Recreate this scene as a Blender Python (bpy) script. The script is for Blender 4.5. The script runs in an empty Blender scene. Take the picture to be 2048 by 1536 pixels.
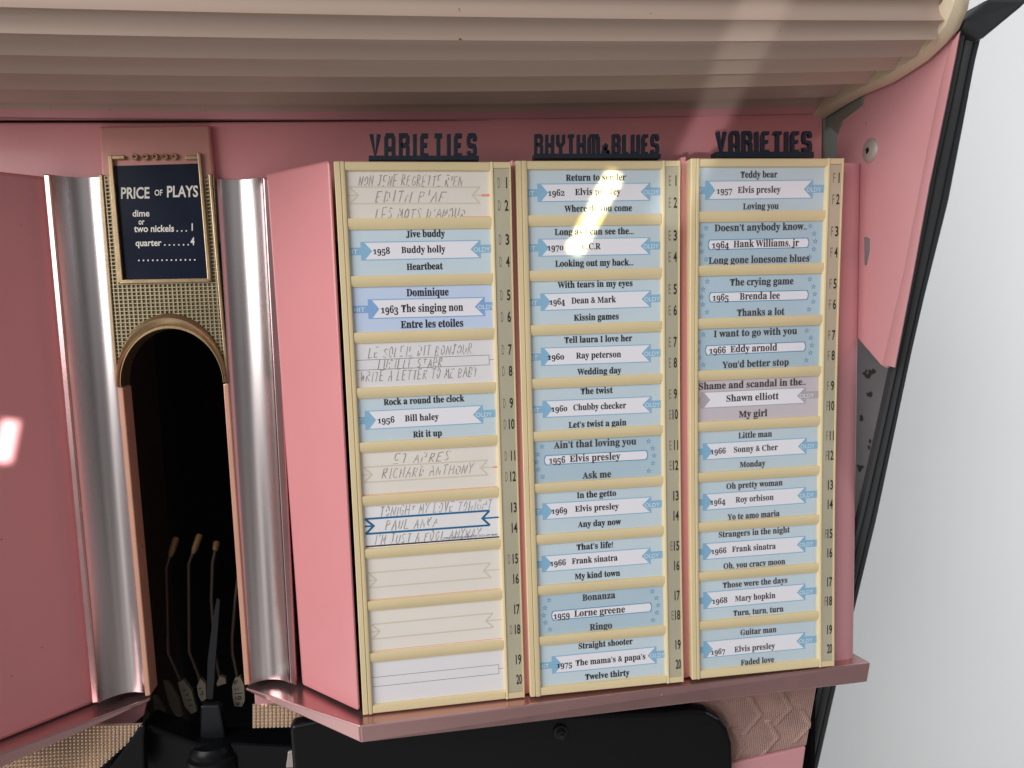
import bpy, bmesh, math, random
import numpy as np
from mathutils import Vector, Matrix
S = bpy.context.scene
COL = S.collection
random.seed(7)

# ------------------------------------------------------------------ camera
CAM = np.array([-0.06251, -0.3811, -0.0740])
BX = np.array([[0.9903421, -0.1355416, -0.0291714],     # right
               [0.1321623, 0.9864885, -0.0968174],      # forward
               [0.0419000, 0.0920270, 0.9948746]])      # up
FPX = 1444.71
cd = bpy.data.cameras.new('camera'); cam = bpy.data.objects.new('camera', cd); COL.objects.link(cam)
R = Matrix((tuple(BX[0]), tuple(BX[2]), tuple(-BX[1]))).transposed()
cam.matrix_world = Matrix.Translation(Vector(CAM)) @ R.to_4x4()
cd.sensor_width = 36.0; cd.lens = FPX / 2048 * 36.0
cd.clip_start = 0.01; cd.clip_end = 50
S.camera = cam

# ------------------------------------------------------------------ light and exposure
S.view_settings.view_transform = 'Standard'; S.view_settings.look = 'None'
S.view_settings.exposure = 0.0; S.view_settings.gamma = 1.0
S.view_settings.use_curve_mapping = False
S.cycles.max_bounces = 8
W_ = bpy.data.worlds.new('World'); S.world = W_; W_.use_nodes = True
nt = W_.node_tree; bg = nt.nodes['Background']
tc = nt.nodes.new('ShaderNodeTexCoord')
sep = nt.nodes.new('ShaderNodeSeparateXYZ'); nt.links.new(tc.outputs['Generated'], sep.inputs[0])
rmp = nt.nodes.new('ShaderNodeValToRGB')                       # a room: pale walls and ceiling, floor brightened to fill under the canopy
mp = nt.nodes.new('ShaderNodeMapRange'); mp.inputs[1].default_value = -1; mp.inputs[2].default_value = 1
nt.links.new(sep.outputs[2], mp.inputs[0]); nt.links.new(mp.outputs[0], rmp.inputs[0])
cr = rmp.color_ramp
cr.elements[0].position = 0.0; cr.elements[0].color = (0.62, 0.585, 0.555, 1)
cr.elements[1].position = 1.0; cr.elements[1].color = (0.52, 0.52, 0.52, 1)
e = cr.elements.new(0.28); e.color = (0.50, 0.475, 0.455, 1)
e = cr.elements.new(0.46); e.color = (0.30, 0.285, 0.28, 1)
e = cr.elements.new(0.62); e.color = (0.42, 0.42, 0.43, 1)
rn = nt.nodes.new('ShaderNodeTexNoise'); rn.inputs['Scale'].default_value = 2.6; rn.inputs['Detail'].default_value = 2   # furniture and people as soft dark and pale shapes
nt.links.new(tc.outputs['Generated'], rn.inputs['Vector'])
rm = nt.nodes.new('ShaderNodeMapRange'); rm.inputs[1].default_value = 0.40; rm.inputs[2].default_value = 0.60; rm.inputs[3].default_value = 0.25; rm.inputs[4].default_value = 1.5
nt.links.new(rn.outputs['Fac'], rm.inputs[0])
rx_ = nt.nodes.new('ShaderNodeVectorMath'); rx_.operation = 'SCALE'
sd = nt.nodes.new('ShaderNodeMapRange'); sd.inputs[1].default_value = -0.5; sd.inputs[2].default_value = 0.5; sd.inputs[3].default_value = 1.25; sd.inputs[4].default_value = 0.34
nt.links.new(sep.outputs[0], sd.inputs[0])                     # windows on the left, a dim corner on the right
ml = nt.nodes.new('ShaderNodeMath'); ml.operation = 'MULTIPLY'
nt.links.new(sd.outputs[0], ml.inputs[0]); nt.links.new(rm.outputs[0], ml.inputs[1])
nt.links.new(rmp.outputs[0], rx_.inputs[0]); nt.links.new(ml.outputs[0], rx_.inputs['Scale'])
nt.links.new(rx_.outputs[0], bg.inputs[0]); bg.inputs[1].default_value = 1.15

def area(name, loc, target, sx, sy, power, color=(1, 1, 1), spread=180, up=None):
    l = bpy.data.lights.new(name, 'AREA'); l.shape = 'RECTANGLE'; l.size = sx; l.size_y = sy
    l.energy = power; l.color = color; l.spread = math.radians(spread)
    o = bpy.data.objects.new(name, l); COL.objects.link(o)
    z = (Vector(loc) - Vector(target)).normalized()
    x = Vector(up) if up is not None else Vector((0, 0, 1)).cross(z)
    x = (x - z * x.dot(z)).normalized(); y = z.cross(x)
    o.matrix_world = Matrix.Translation(Vector(loc)) @ Matrix((x, y, z)).transposed().to_4x4()
    return o

def ray(px, py):
    return np.array([(px - 1024) / FPX, 1.0, (768 - py) / FPX]) @ BX
def at(px, py, y):
    d = ray(px, py); return CAM + d * ((y - CAM[1]) / d[1])
def atx(px, py, x):
    d = ray(px, py); return CAM + d * ((x - CAM[0]) / d[0])
def atz(px, py, z):
    d = ray(px, py); return CAM + d * ((z - CAM[2]) / d[2])

area('window_light', (-1.30, -1.0, 0.46), (0, 0, -0.14), 1.25, 1.2, 25, (1.0, 0.985, 0.96))
area('wall_fill_light', (1.75, -0.75, 0.40), (1.05, 0.3, -0.10), 0.8, 1.2, 4.6, (0.97, 0.985, 1.0), 60)  # unseen fill lamp added to brighten the white wall
# narrow lamps added to imitate reflections: yellow streak, pale diagonal band, left glint
def beam(name, p0, p1, w, power, color, src, spread):
    p0 = Vector(p0); p1 = Vector(p1); c = (p0 + p1) / 2
    if not isinstance(src, tuple): src = (Vector(CAM) - c) * src      # from over the viewer's shoulder
    area(name, c + Vector(src), c, (p1 - p0).length, w, power, color, spread, up=(p1 - p0))
beam('yellow_reflection_beam', at(1228, 352, 0), at(1150, 500, 0), 0.0062, 0.0088, (1.0, 0.80, 0.36), 1.35, 1.0)
beam('pale_reflection_beam', at(1560, -60, -0.05), at(1340, 420, 0.03), 0.020, 0.0022, (0.95, 0.97, 1.0), 1.5, 1.0)
beam('left_reflection_beam', at(42, 836, 0.01), at(20, 914, 0.01), 0.0075, 0.0020, (1.0, 0.98, 0.95), (0.3, -0.3, 0.1), 1.0)

# ------------------------------------------------------------------ materials
def lin(r, g, b):
    f = lambda c: (c / 255 / 12.92) if c / 255 <= 0.04045 else ((c / 255 + 0.055) / 1.055) ** 2.4
    return (f(r), f(g), f(b))
MATS = {}
def mat(name, col, rough=0.5, metal=0.0, coat=0.0, spec=0.5, var=0.08, vscale=18.0, bump=0.0, bscale=400.0,
        spots=None, spot_scale=260.0, spot_cut=0.74, stretch=None, rvar=0.08, coord='Object', orand=0.0):
    m = bpy.data.materials.new(name); m.use_nodes = True; n = m.node_tree.nodes; L = m.node_tree.links
    b = n['Principled BSDF']; b.inputs['Roughness'].default_value = rough; b.inputs['Metallic'].default_value = metal
    b.inputs['Coat Weight'].default_value = coat; b.inputs['Coat Roughness'].default_value = 0.12
    b.inputs['Specular IOR Level'].default_value = spec
    t = n.new('ShaderNodeTexCoord'); src = t.outputs[coord]
    if stretch:
        mpn = n.new('ShaderNodeMapping'); mpn.inputs['Scale'].default_value = stretch
        L.new(src, mpn.inputs[0]); src = mpn.outputs[0]
    nz = n.new('ShaderNodeTexNoise'); nz.inputs['Scale'].default_value = vscale; nz.inputs['Detail'].default_value = 6
    L.new(src, nz.inputs['Vector'])
    mx = n.new('ShaderNodeMix'); mx.data_type = 'RGBA'
    mx.inputs['A'].default_value = (*[c * (1 - var) for c in col], 1)
    mx.inputs['B'].default_value = (*[min(1, c * (1 + var)) for c in col], 1)
    L.new(nz.outputs['Fac'], mx.inputs['Factor']); out = mx.outputs['Result']
    if orand:
        oi = n.new('ShaderNodeObjectInfo'); hv = n.new('ShaderNodeHueSaturation'); mo = n.new('ShaderNodeMapRange')
        mo.inputs[3].default_value = 1 - orand; mo.inputs[4].default_value = 1 + orand * .4
        L.new(oi.outputs['Random'], mo.inputs[0]); L.new(mo.outputs[0], hv.inputs['Value']); L.new(out, hv.inputs['Color']); out = hv.outputs['Color']
    if spots:
        z2 = n.new('ShaderNodeTexNoise'); z2.inputs['Scale'].default_value = spot_scale; z2.inputs['Detail'].default_value = 2
        L.new(src, z2.inputs['Vector'])
        mr = n.new('ShaderNodeMapRange'); mr.inputs[1].default_value = spot_cut; mr.inputs[2].default_value = spot_cut + 0.03
        L.new(z2.outputs['Fac'], mr.inputs[0])
        m2 = n.new('ShaderNodeMix'); m2.data_type = 'RGBA'; m2.inputs['B'].default_value = (*spots, 1)
        L.new(mr.outputs[0], m2.inputs['Factor']); L.new(out, m2.inputs['A']); out = m2.outputs['Result']
    L.new(out, b.inputs['Base Color'])
    if rvar:
        r = n.new('ShaderNodeMapRange'); r.inputs[3].default_value = max(0.02, rough - rvar); r.inputs[4].default_value = rough + rvar
        L.new(nz.outputs['Fac'], r.inputs[0]); L.new(r.outputs[0], b.inputs['Roughness'])
    if bump:
        z3 = n.new('ShaderNodeTexNoise'); z3.inputs['Scale'].default_value = bscale; z3.inputs['Detail'].default_value = 3
        L.new(src, z3.inputs['Vector'])
        bp = n.new('ShaderNodeBump'); bp.inputs['Strength'].default_value = bump; bp.inputs['Distance'].default_value = 0.0004
        L.new(z3.outputs['Fac'], bp.inputs['Height']); L.new(bp.outputs[0], b.inputs['Normal'])
    MATS[name] = m
    return m
PINK = mat('pink_enamel', lin(217, 143, 147), 0.34, coat=0.2, var=0.08, vscale=7, bump=0.06, bscale=260, spots=lin(120, 62, 62), spot_scale=300, spot_cut=0.775)
PINKD = mat('pink_enamel_dull', lin(206, 147, 152), 0.42, coat=0.1, var=0.06, vscale=11, bump=0.08, bscale=200, spots=lin(110, 60, 60), spot_scale=280, spot_cut=0.77)
BRACK = mat('rose_lacquer', lin(196, 140, 132), 0.3, metal=0.35, coat=0.2, var=0.05, bump=0.05)
COPPER = mat('rose_copper', lin(204, 164, 164), 0.24, metal=0.88, var=0.10, vscale=40, bump=0.05, bscale=300, spots=lin(235, 205, 195), spot_scale=330, spot_cut=0.735)
CREAM = mat('cream_plastic', lin(224, 206, 164), 0.42, var=0.09, vscale=22, bump=0.10, bscale=300, spots=lin(150, 112, 60), spot_scale=240, spot_cut=0.775, stretch=(1, 1, 1))
CANO = mat('canopy_plastic', lin(176, 155, 142), 0.38, coat=0.15, var=0.05, vscale=14, bump=0.05, bscale=150, spots=lin(105, 82, 62), spot_scale=170, spot_cut=0.765)
RIMM = mat('rim_plastic', lin(204, 188, 162), 0.3, coat=0.3, var=0.05)
CHROME = mat('brushed_chrome', (0.66, 0.605, 0.61), 0.28, metal=1.0, var=0.03, vscale=25, stretch=(4, 4, 0.3), rvar=0.05, spots=(0.95, 0.95, 0.95), spot_scale=700, spot_cut=0.80)
BRONZE = mat('bronze', lin(182, 158, 124), 0.3, metal=0.9, var=0.16, vscale=90, bump=0.08, bscale=500)
BRONZED = mat('bronze_lattice', lin(168, 156, 128), 0.38, metal=0.75, var=0.14, vscale=60)
GOLDM = mat('gold_mesh', lin(226, 208, 190), 0.3, metal=0.7, var=0.2, vscale=45)
PLATE = mat('plate_metal', lin(200, 194, 170), 0.42, metal=0.35, var=0.14, vscale=35, bump=0.25, bscale=900, stretch=(1, 1, 0.6))
NAVY = mat('navy_plastic', lin(14, 32, 48), 0.4, var=0.2, vscale=80, bump=0.1)
SIGN = mat('navy_glass', lin(16, 26, 48), 0.25, spec=0.25, var=0.15, vscale=30)
WHITE = mat('white_print', lin(238, 236, 228), 0.6, var=0.02)
BLACK = mat('black_plastic', (0.004, 0.0045, 0.006), 0.32, spec=0.2, var=0.2)
VOID = mat('black_interior', (0.004, 0.003, 0.0035), 0.8, spec=0.1, var=0.3)
RUBBER = mat('black_rubber', (0.030, 0.034, 0.038), 0.5, var=0.25, vscale=60, stretch=(1, 1, 0.2))
GREYM = mat('grey_metal', lin(132, 128, 130), 0.55, metal=0.3, var=0.2, vscale=50, bump=0.2, bscale=200, spots=lin(60, 48, 45), spot_scale=140, spot_cut=0.64)
POST = mat('grey_post', lin(118, 120, 112), 0.5, var=0.1)
STEEL = mat('dull_steel', lin(185, 175, 170), 0.45, metal=0.4, var=0.15, vscale=200)
WIRE = mat('shaded_wire', lin(70, 60, 54), 0.45, metal=0.6, var=0.2)  # colour darkened to carry the opening's shade
TIP = mat('tan_tip', lin(106, 78, 46), 0.5, var=0.1)  # tan with the cavity's shade mixed into its colour
TAG = mat('ivory_tag', lin(108, 101, 88), 0.55, var=0.1)  # ivory, its colour lowered to look shaded in the opening
DARKST = mat('dark_steel', (0.012, 0.014, 0.018), 0.4, metal=0.4, var=0.2)  # dark metal, blackened further so blade and bracket look less lit
WALLM = mat('white_wall_paint', lin(224, 227, 228), 0.6, var=0.04, vscale=3.5, bump=0.12, bscale=120, spots=lin(190, 190, 188), spot_scale=25, spot_cut=0.83)
PBLUE = mat('blue_card', lin(200, 217, 228), 0.6, orand=0.07, var=0.04, vscale=60, bump=0.06, bscale=700)
PBLUE2 = mat('deep_blue_card', lin(180, 204, 219), 0.6, orand=0.07, var=0.04, vscale=60, bump=0.06, bscale=700)
PVIOL = mat('periwinkle_card', lin(196, 212, 240), 0.6, var=0.03, vscale=60)
PGREY = mat('lilac_card', lin(208, 200, 208), 0.6, orand=0.07, var=0.03, vscale=60)
PWHITE = mat('white_card', lin(232, 230, 234), 0.6, orand=0.07, var=0.03, vscale=60, bump=0.1, bscale=500)
PCREAM = mat('cream_card', lin(236, 230, 222), 0.6, orand=0.07, var=0.04, vscale=50, bump=0.1, bscale=500)
RIB = mat('ribbon_white', lin(236, 236, 244), 0.6, var=0.02)
BAND = mat('ribbon_blue', lin(138, 184, 216), 0.6, var=0.05, vscale=200)
BANDV = mat('ribbon_violet_blue', lin(132, 172, 222), 0.6, var=0.05)
BANDG = mat('ribbon_grey', lin(182, 172, 178), 0.6, var=0.05)
BANDC = mat('ribbon_beige', lin(216, 205, 186), 0.6, var=0.05)
BANDD = mat('ribbon_deep_blue', lin(24, 104, 150), 0.6, var=0.05)
PALE = mat('pale_letter', lin(214, 230, 242), 0.6, var=0.02)
STARB = mat('star_blue', lin(92, 152, 194), 0.6, var=0.05)
INK = mat('black_ink', lin(34, 30, 34), 0.6, var=0.1)
INKV = mat('veil_and_brown_ink', lin(72, 62, 62), 0.6, var=0.1)  # grey-brown star-card print; on rack F, glass veil put into the ink colour
PEN = mat('pen_ink', lin(150, 141, 134), 0.6, var=0.3, vscale=900)
RED = mat('red_print', lin(236, 150, 140), 0.6, var=0.05)
LINE = mat('line_ink', lin(120, 112, 116), 0.6, var=0.1)
NUM = mat('number_paint', lin(42, 42, 44), 0.5, var=0.15)
NUMF = mat('worn_letter', lin(146, 138, 118), 0.5, metal=0.3, var=0.2)

# ------------------------------------------------------------------ mesh helpers
class MB:
    def __init__(s): s.v = []; s.f = []; s.m = []
    def add(s, vs, fs, m=0):
        o = len(s.v); s.v += [tuple(map(float, v)) for v in vs]
        s.f += [tuple(i + o for i in f) for f in fs]; s.m += [m] * len(fs)
    def prism(s, pts, vec, m=0):
        pts = [np.array(p, float) for p in pts]; n = len(pts)
        vec = np.array(vec, float)
        back = [p + (vec if vec.ndim == 1 else vec[i]) for i, p in enumerate(pts)]
        fs = [tuple(range(n)), tuple(reversed(range(n, 2 * n)))]
        fs += [((i + 1) % n, i, n + i, n + (i + 1) % n) for i in range(n)]
        s.add(pts + back, fs, m)
    def grid(s, rows, m=0, close=False):
        nr, nc = len(rows), len(rows[0]); vs = [p for r in rows for p in r]
        fs = []
        for i in range(nr - 1):
            for j in range(nc - (0 if close else 1)):
                k = (j + 1) % nc
                fs.append((i * nc + j, i * nc + k, (i + 1) * nc + k, (i + 1) * nc + j))
        s.add(vs, fs, m)
    def tube(s, pts, r, n=10, m=0):
        pts = [np.array(p, float) for p in pts]; rows = []
        for i, p in enumerate(pts):
            a = pts[max(0, i - 1)]; b = pts[min(len(pts) - 1, i + 1)]
            t = (b - a) / np.linalg.norm(b - a)
            u = np.cross(t, [0.31, 1, 0.17]); u /= np.linalg.norm(u); w = np.cross(t, u)
            rr = r[i] if isinstance(r, (list, tuple)) else r
            rows.append([p + rr * (math.cos(2 * math.pi * k / n) * u + math.sin(2 * math.pi * k / n) * w) for k in range(n)])
        o = len(s.v); s.grid(rows, m, True)
        s.f += [tuple(o + k for k in reversed(range(n))), tuple(o + (len(pts) - 1) * n + k for k in range(n))]; s.m += [m, m]

def obj(name, mb, mats, parent=None, loc=None, bevel=0.0, smooth=False, seg=2):
    base = np.array(parent_loc(parent) if parent is not None else (loc if loc is not None else (0, 0, 0)), float)
    me = bpy.data.meshes.new(name)
    me.from_pydata([tuple(np.array(v) - base) for v in mb.v], [], mb.f)
    for m in (mats if isinstance(mats, (list, tuple)) else [mats]): me.materials.append(m)
    me.polygons.foreach_set('material_index', mb.m)
    b = bmesh.new(); b.from_mesh(me)
    if not getattr(mb, 'flat', False): bmesh.ops.recalc_face_normals(b, faces=b.faces)
    b.to_mesh(me); b.free()
    o = bpy.data.objects.new(name, me); COL.objects.link(o)
    if parent is not None: o.parent = parent
    else: o.location = tuple(base)
    if bevel:
        md = o.modifiers.new('soft_edges', 'BEVEL'); md.width = bevel; md.segments = seg
        md.limit_method = 'ANGLE'; md.angle_limit = math.radians(35); md.harden_normals = False
    if smooth:
        me.polygons.foreach_set('use_smooth', [True] * len(me.polygons))
        try: me.set_sharp_from_angle(angle=math.radians(40))
        except Exception: pass
    me.update()
    return o
LOCS = {}
def parent_loc(o):
    while o.parent is not None: o = o.parent
    return tuple(o.location)
def thing(name, label, cat, loc, group=None):
    o = bpy.data.objects.new(name, None); o.empty_display_size = 0.02; COL.objects.link(o); o.location = tuple(loc)
    tag(o, label, cat, group); return o
def tag(o, label, cat, group=None):
    o['label'] = label; o['category'] = cat
    if group: o['group'] = group
    return o

# ------------------------------------------------------------------ lettering
GC = {}
def _mesh_of(s, off, font=None):
    c = bpy.data.curves.new('t', 'FONT'); c.body = s; c.resolution_u = 3; c.offset = off
    o = bpy.data.objects.new('t', c); COL.objects.link(o)
    dg = bpy.context.evaluated_depsgraph_get(); me = bpy.data.meshes.new_from_object(o.evaluated_get(dg))
    v = np.array([w.co[:2] for w in me.vertices]).reshape(-1, 2); f = [tuple(p.vertices) for p in me.polygons]
    bpy.data.objects.remove(o); bpy.data.curves.remove(c); bpy.data.meshes.remove(me)
    return v, f
def bold(c):
    if 'A' <= c <= 'Z': return chr(0x1D400 + ord(c) - 65)
    if 'a' <= c <= 'z': return chr(0x1D41A + ord(c) - 97)
    if '0' <= c <= '9': return chr(0x1D7CE + ord(c) - 48)
    return c
OLD = {'0': (0.0, 0.72), '1': (0.0, 0.72), '2': (0.0, 0.72), '3': (-0.19, 1), '4': (-0.17, 1), '5': (-0.19, 1), '6': (0, 1), '7': (-0.17, 1), '8': (0, 1), '9': (-0.18, 1)}
def glyph(c, style):
    k = (c, style)
    if k in GC: return GC[k]
    if c == ' ':
        GC[k] = (np.zeros((0, 2)), [], 0.27); return GC[k]
    g = bold(c) if style == 'serif' else c
    off = 0.012 if style == 'serif' else (0.022 if style == 'cond' else 0.008)
    v, f = _mesh_of(g, off)
    hh, _ = _mesh_of('HH', off); hc, _ = _mesh_of('H' + g + 'H', off)
    adv = hc[:, 0].max() - hh[:, 0].max()
    v = v.copy()
    if style == 'serif':
        if c in OLD:
            dy, sy = OLD[c]; v[:, 1] = v[:, 1] * sy + dy
        elif 'a' <= c <= 'z':
            v[:, 1] *= 1.13; v[:, 0] *= 1.10; adv *= 1.10
    GC[k] = (v, f, adv); return GC[k]
def text(s, style='serif'):
    vs, fs, x, n = [], [], 0.0, 0
    for c in s:
        v, f, a = glyph(c, style)
        if len(v):
            vs.append(v + [x, 0]); fs += [tuple(i + n for i in q) for q in f]; n += len(v)
        x += a
    return (np.concatenate(vs) if vs else np.zeros((0, 2))), fs
def fit(s, x0, x1, yb, h, style='serif', cap=0.68):
    """2-D glyph mesh of S: from x0 to x1, baseline yb (y down), cap height h."""
    v, f = text(s, style)
    sx = (x1 - x0) / (v[:, 0].max() - v[:, 0].min()); sy = h / cap
    return np.stack([x0 + (v[:, 0] - v[:, 0].min()) * sx, yb - v[:, 1] * sy], 1), f

SF = {  # single-stroke capitals on a 1 x 1 box, y up
 'A': [[(0, 0), (.5, 1), (1, 0)], [(.2, .38), (.85, .4)]], 'B': [[(0, 0), (0, 1), (.7, .95), (.75, .65), (0, .5), (.8, .4), (.8, .05), (0, 0)]],
 'C': [[(.9, .85), (.5, 1), (.1, .7), (.1, .25), (.5, 0), (.9, .12)]], 'D': [[(.1, 0), (.1, 1)], [(0, 1), (.7, .85), (.85, .4), (.5, .05), (0, 0)]],
 'E': [[(.9, 1), (.1, .95), (.05, 0), (.85, .02)], [(.08, .5), (.7, .52)]], 'F': [[(.95, 1), (.1, .97), (.05, 0)], [(.08, .52), (.65, .54)]],
 'G': [[(.9, .85), (.5, 1), (.1, .6), (.15, .15), (.6, 0), (.9, .2), (.9, .45), (.55, .45)]], 'H': [[(.05, 0), (.1, 1)], [(.9, 1), (.88, 0)], [(.08, .5), (.9, .54)]],
 'I': [[(.5, 1), (.45, 0)]], 'J': [[(.2, 1), (.95, 1)], [(.65, 1), (.6, .15), (.35, 0), (.05, .2)]], 'K': [[(.1, 1), (.05, 0)], [(.85, 1), (.1, .45), (.9, 0)]],
 'L': [[(.15, 1), (.05, .02), (.85, .05)]], 'M': [[(0, 0), (.15, 1), (.5, .3), (.85, 1), (1, 0)]], 'N': [[(.05, 0), (.1, 1), (.85, 0), (.95, 1)]],
 'O': [[(.5, 1), (.1, .7), (.15, .15), (.5, 0), (.9, .3), (.85, .8), (.5, 1)]], 'P': [[(.05, 0), (.1, 1), (.75, .95), (.8, .6), (.1, .48)]],
 'R': [[(.05, 0), (.1, 1), (.75, .95), (.75, .6), (.1, .5), (.9, 0)]], 'S': [[(.85, .88), (.45, 1), (.12, .78), (.45, .52), (.82, .28), (.5, 0), (.08, .12)]],
 'T': [[(0, .97), (1, 1)], [(.5, 1), (.45, 0)]], 'U': [[(.08, 1), (.1, .2), (.45, 0), (.85, .2), (.9, 1)]], 'V': [[(.05, 1), (.45, 0), (.95, 1)]],
 'W': [[(0, 1), (.22, 0), (.5, .7), (.75, 0), (1, 1)]], 'Y': [[(.05, 1), (.45, .5), (.95, 1)], [(.45, .5), (.4, 0)]], "'": [[(.5, 1), (.4, .75)]], '.': [[(.3, .06), (.4, 0)]],
}
def ribbon(pts, w):
    """quads along a 2-D polyline"""
    pts = [np.array(p, float) for p in pts]; L, Rr = [], []
    for i, p in enumerate(pts):
        d = []
        if i > 0: a = p - pts[i - 1]; d.append(a / (np.linalg.norm(a) + 1e-12))
        if i < len(pts) - 1: a = pts[i + 1] - p; d.append(a / (np.linalg.norm(a) + 1e-12))
        if len(d) == 2:
            t = d[0] + d[1]; t = t / (np.linalg.norm(t) + 1e-9)
            k = 1 / max(0.55, abs(t @ d[0]))
        else: t = d[0]; k = 1
        nrm = np.array([-t[1], t[0]]) * w / 2 * k
        L.append(p + nrm); Rr.append(p - nrm)
    v = L + Rr; n = len(pts)
    return np.array(v), [(i, i + 1, n + i + 1, n + i) for i in range(n - 1)]
def hand(s, x0, x1, yb, h, w, rnd, gap=0.12):
    vs, fs, n = [], [], 0
    step = 1.0; tot = sum(0.6 if c in " '." else (0.6 if c == 'I' else 1.0) for c in s); sx = (x1 - x0) / tot; x = x0
    for c in s:
        a = 0.6 if c in " '.I" else 1.0
        for st in SF.get(c, []):
            hh = h * (0.9 + 0.25 * rnd.random()); dy = (rnd.random() - .5) * h * 0.12
            q = [(x + (px * (0.62 + .16 * rnd.random()) * a + 0.36 * py) * sx + (rnd.random() - .5) * sx * .06, yb + dy - py * hh + (rnd.random() - .5) * h * .06) for px, py in st]
            fine = [q[0]]
            for b in q[1:]:
                a0 = fine[-1]; fine += [((a0[0] + b[0]) / 2, (a0[1] + b[1]) / 2), b]
            seg = []
            for p in fine:                       # a dry ball pen: the line breaks now and then
                if rnd.random() < gap and len(seg) >= 2:
                    v, f = ribbon(seg, w * (0.7 + .6 * rnd.random())); vs.append(v); fs += [tuple(i + n for i in k) for k in f]; n += len(v); seg = []
                seg.append(p)
            if len(seg) >= 2:
                v, f = ribbon(seg, w * (0.7 + .6 * rnd.random())); vs.append(v); fs += [tuple(i + n for i in k) for k in f]; n += len(v)
        x += a * sx
    return np.concatenate(vs), fs

# ------------------------------------------------------------------ the three lift-out title racks
CW, CH, CP, CQ = 0.072, 0.0227, 0.0288, -0.12973
def rotm(yaw, pit):
    c, s = math.cos(yaw), math.sin(yaw); a, b = math.cos(pit), math.sin(pit)
    return np.array([[c, -s, 0], [s, c, 0], [0, 0, 1]]) @ np.array([[1, 0, 0], [0, a, -b], [0, b, a]])
RK = [(np.array([-0.09252, -0.00346, -0.00094]), rotm(0.01978, 0.01435), 0.0057, 0.0114),
      (np.zeros(3), np.eye(3), 0.0064, 0.0107),
      (np.array([0.0930, -0.00213, 0.00069]), rotm(-0.00095, 0.00691), 0.0053, 0.0103)]
def rmap(k, u, v, d):
    o, Rm, _, _ = RK[k]; z = -v
    return o + Rm @ np.array([u, CQ * ((z + 5 * CP) ** 2 - 25 * CP * CP) - d, z])

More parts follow.
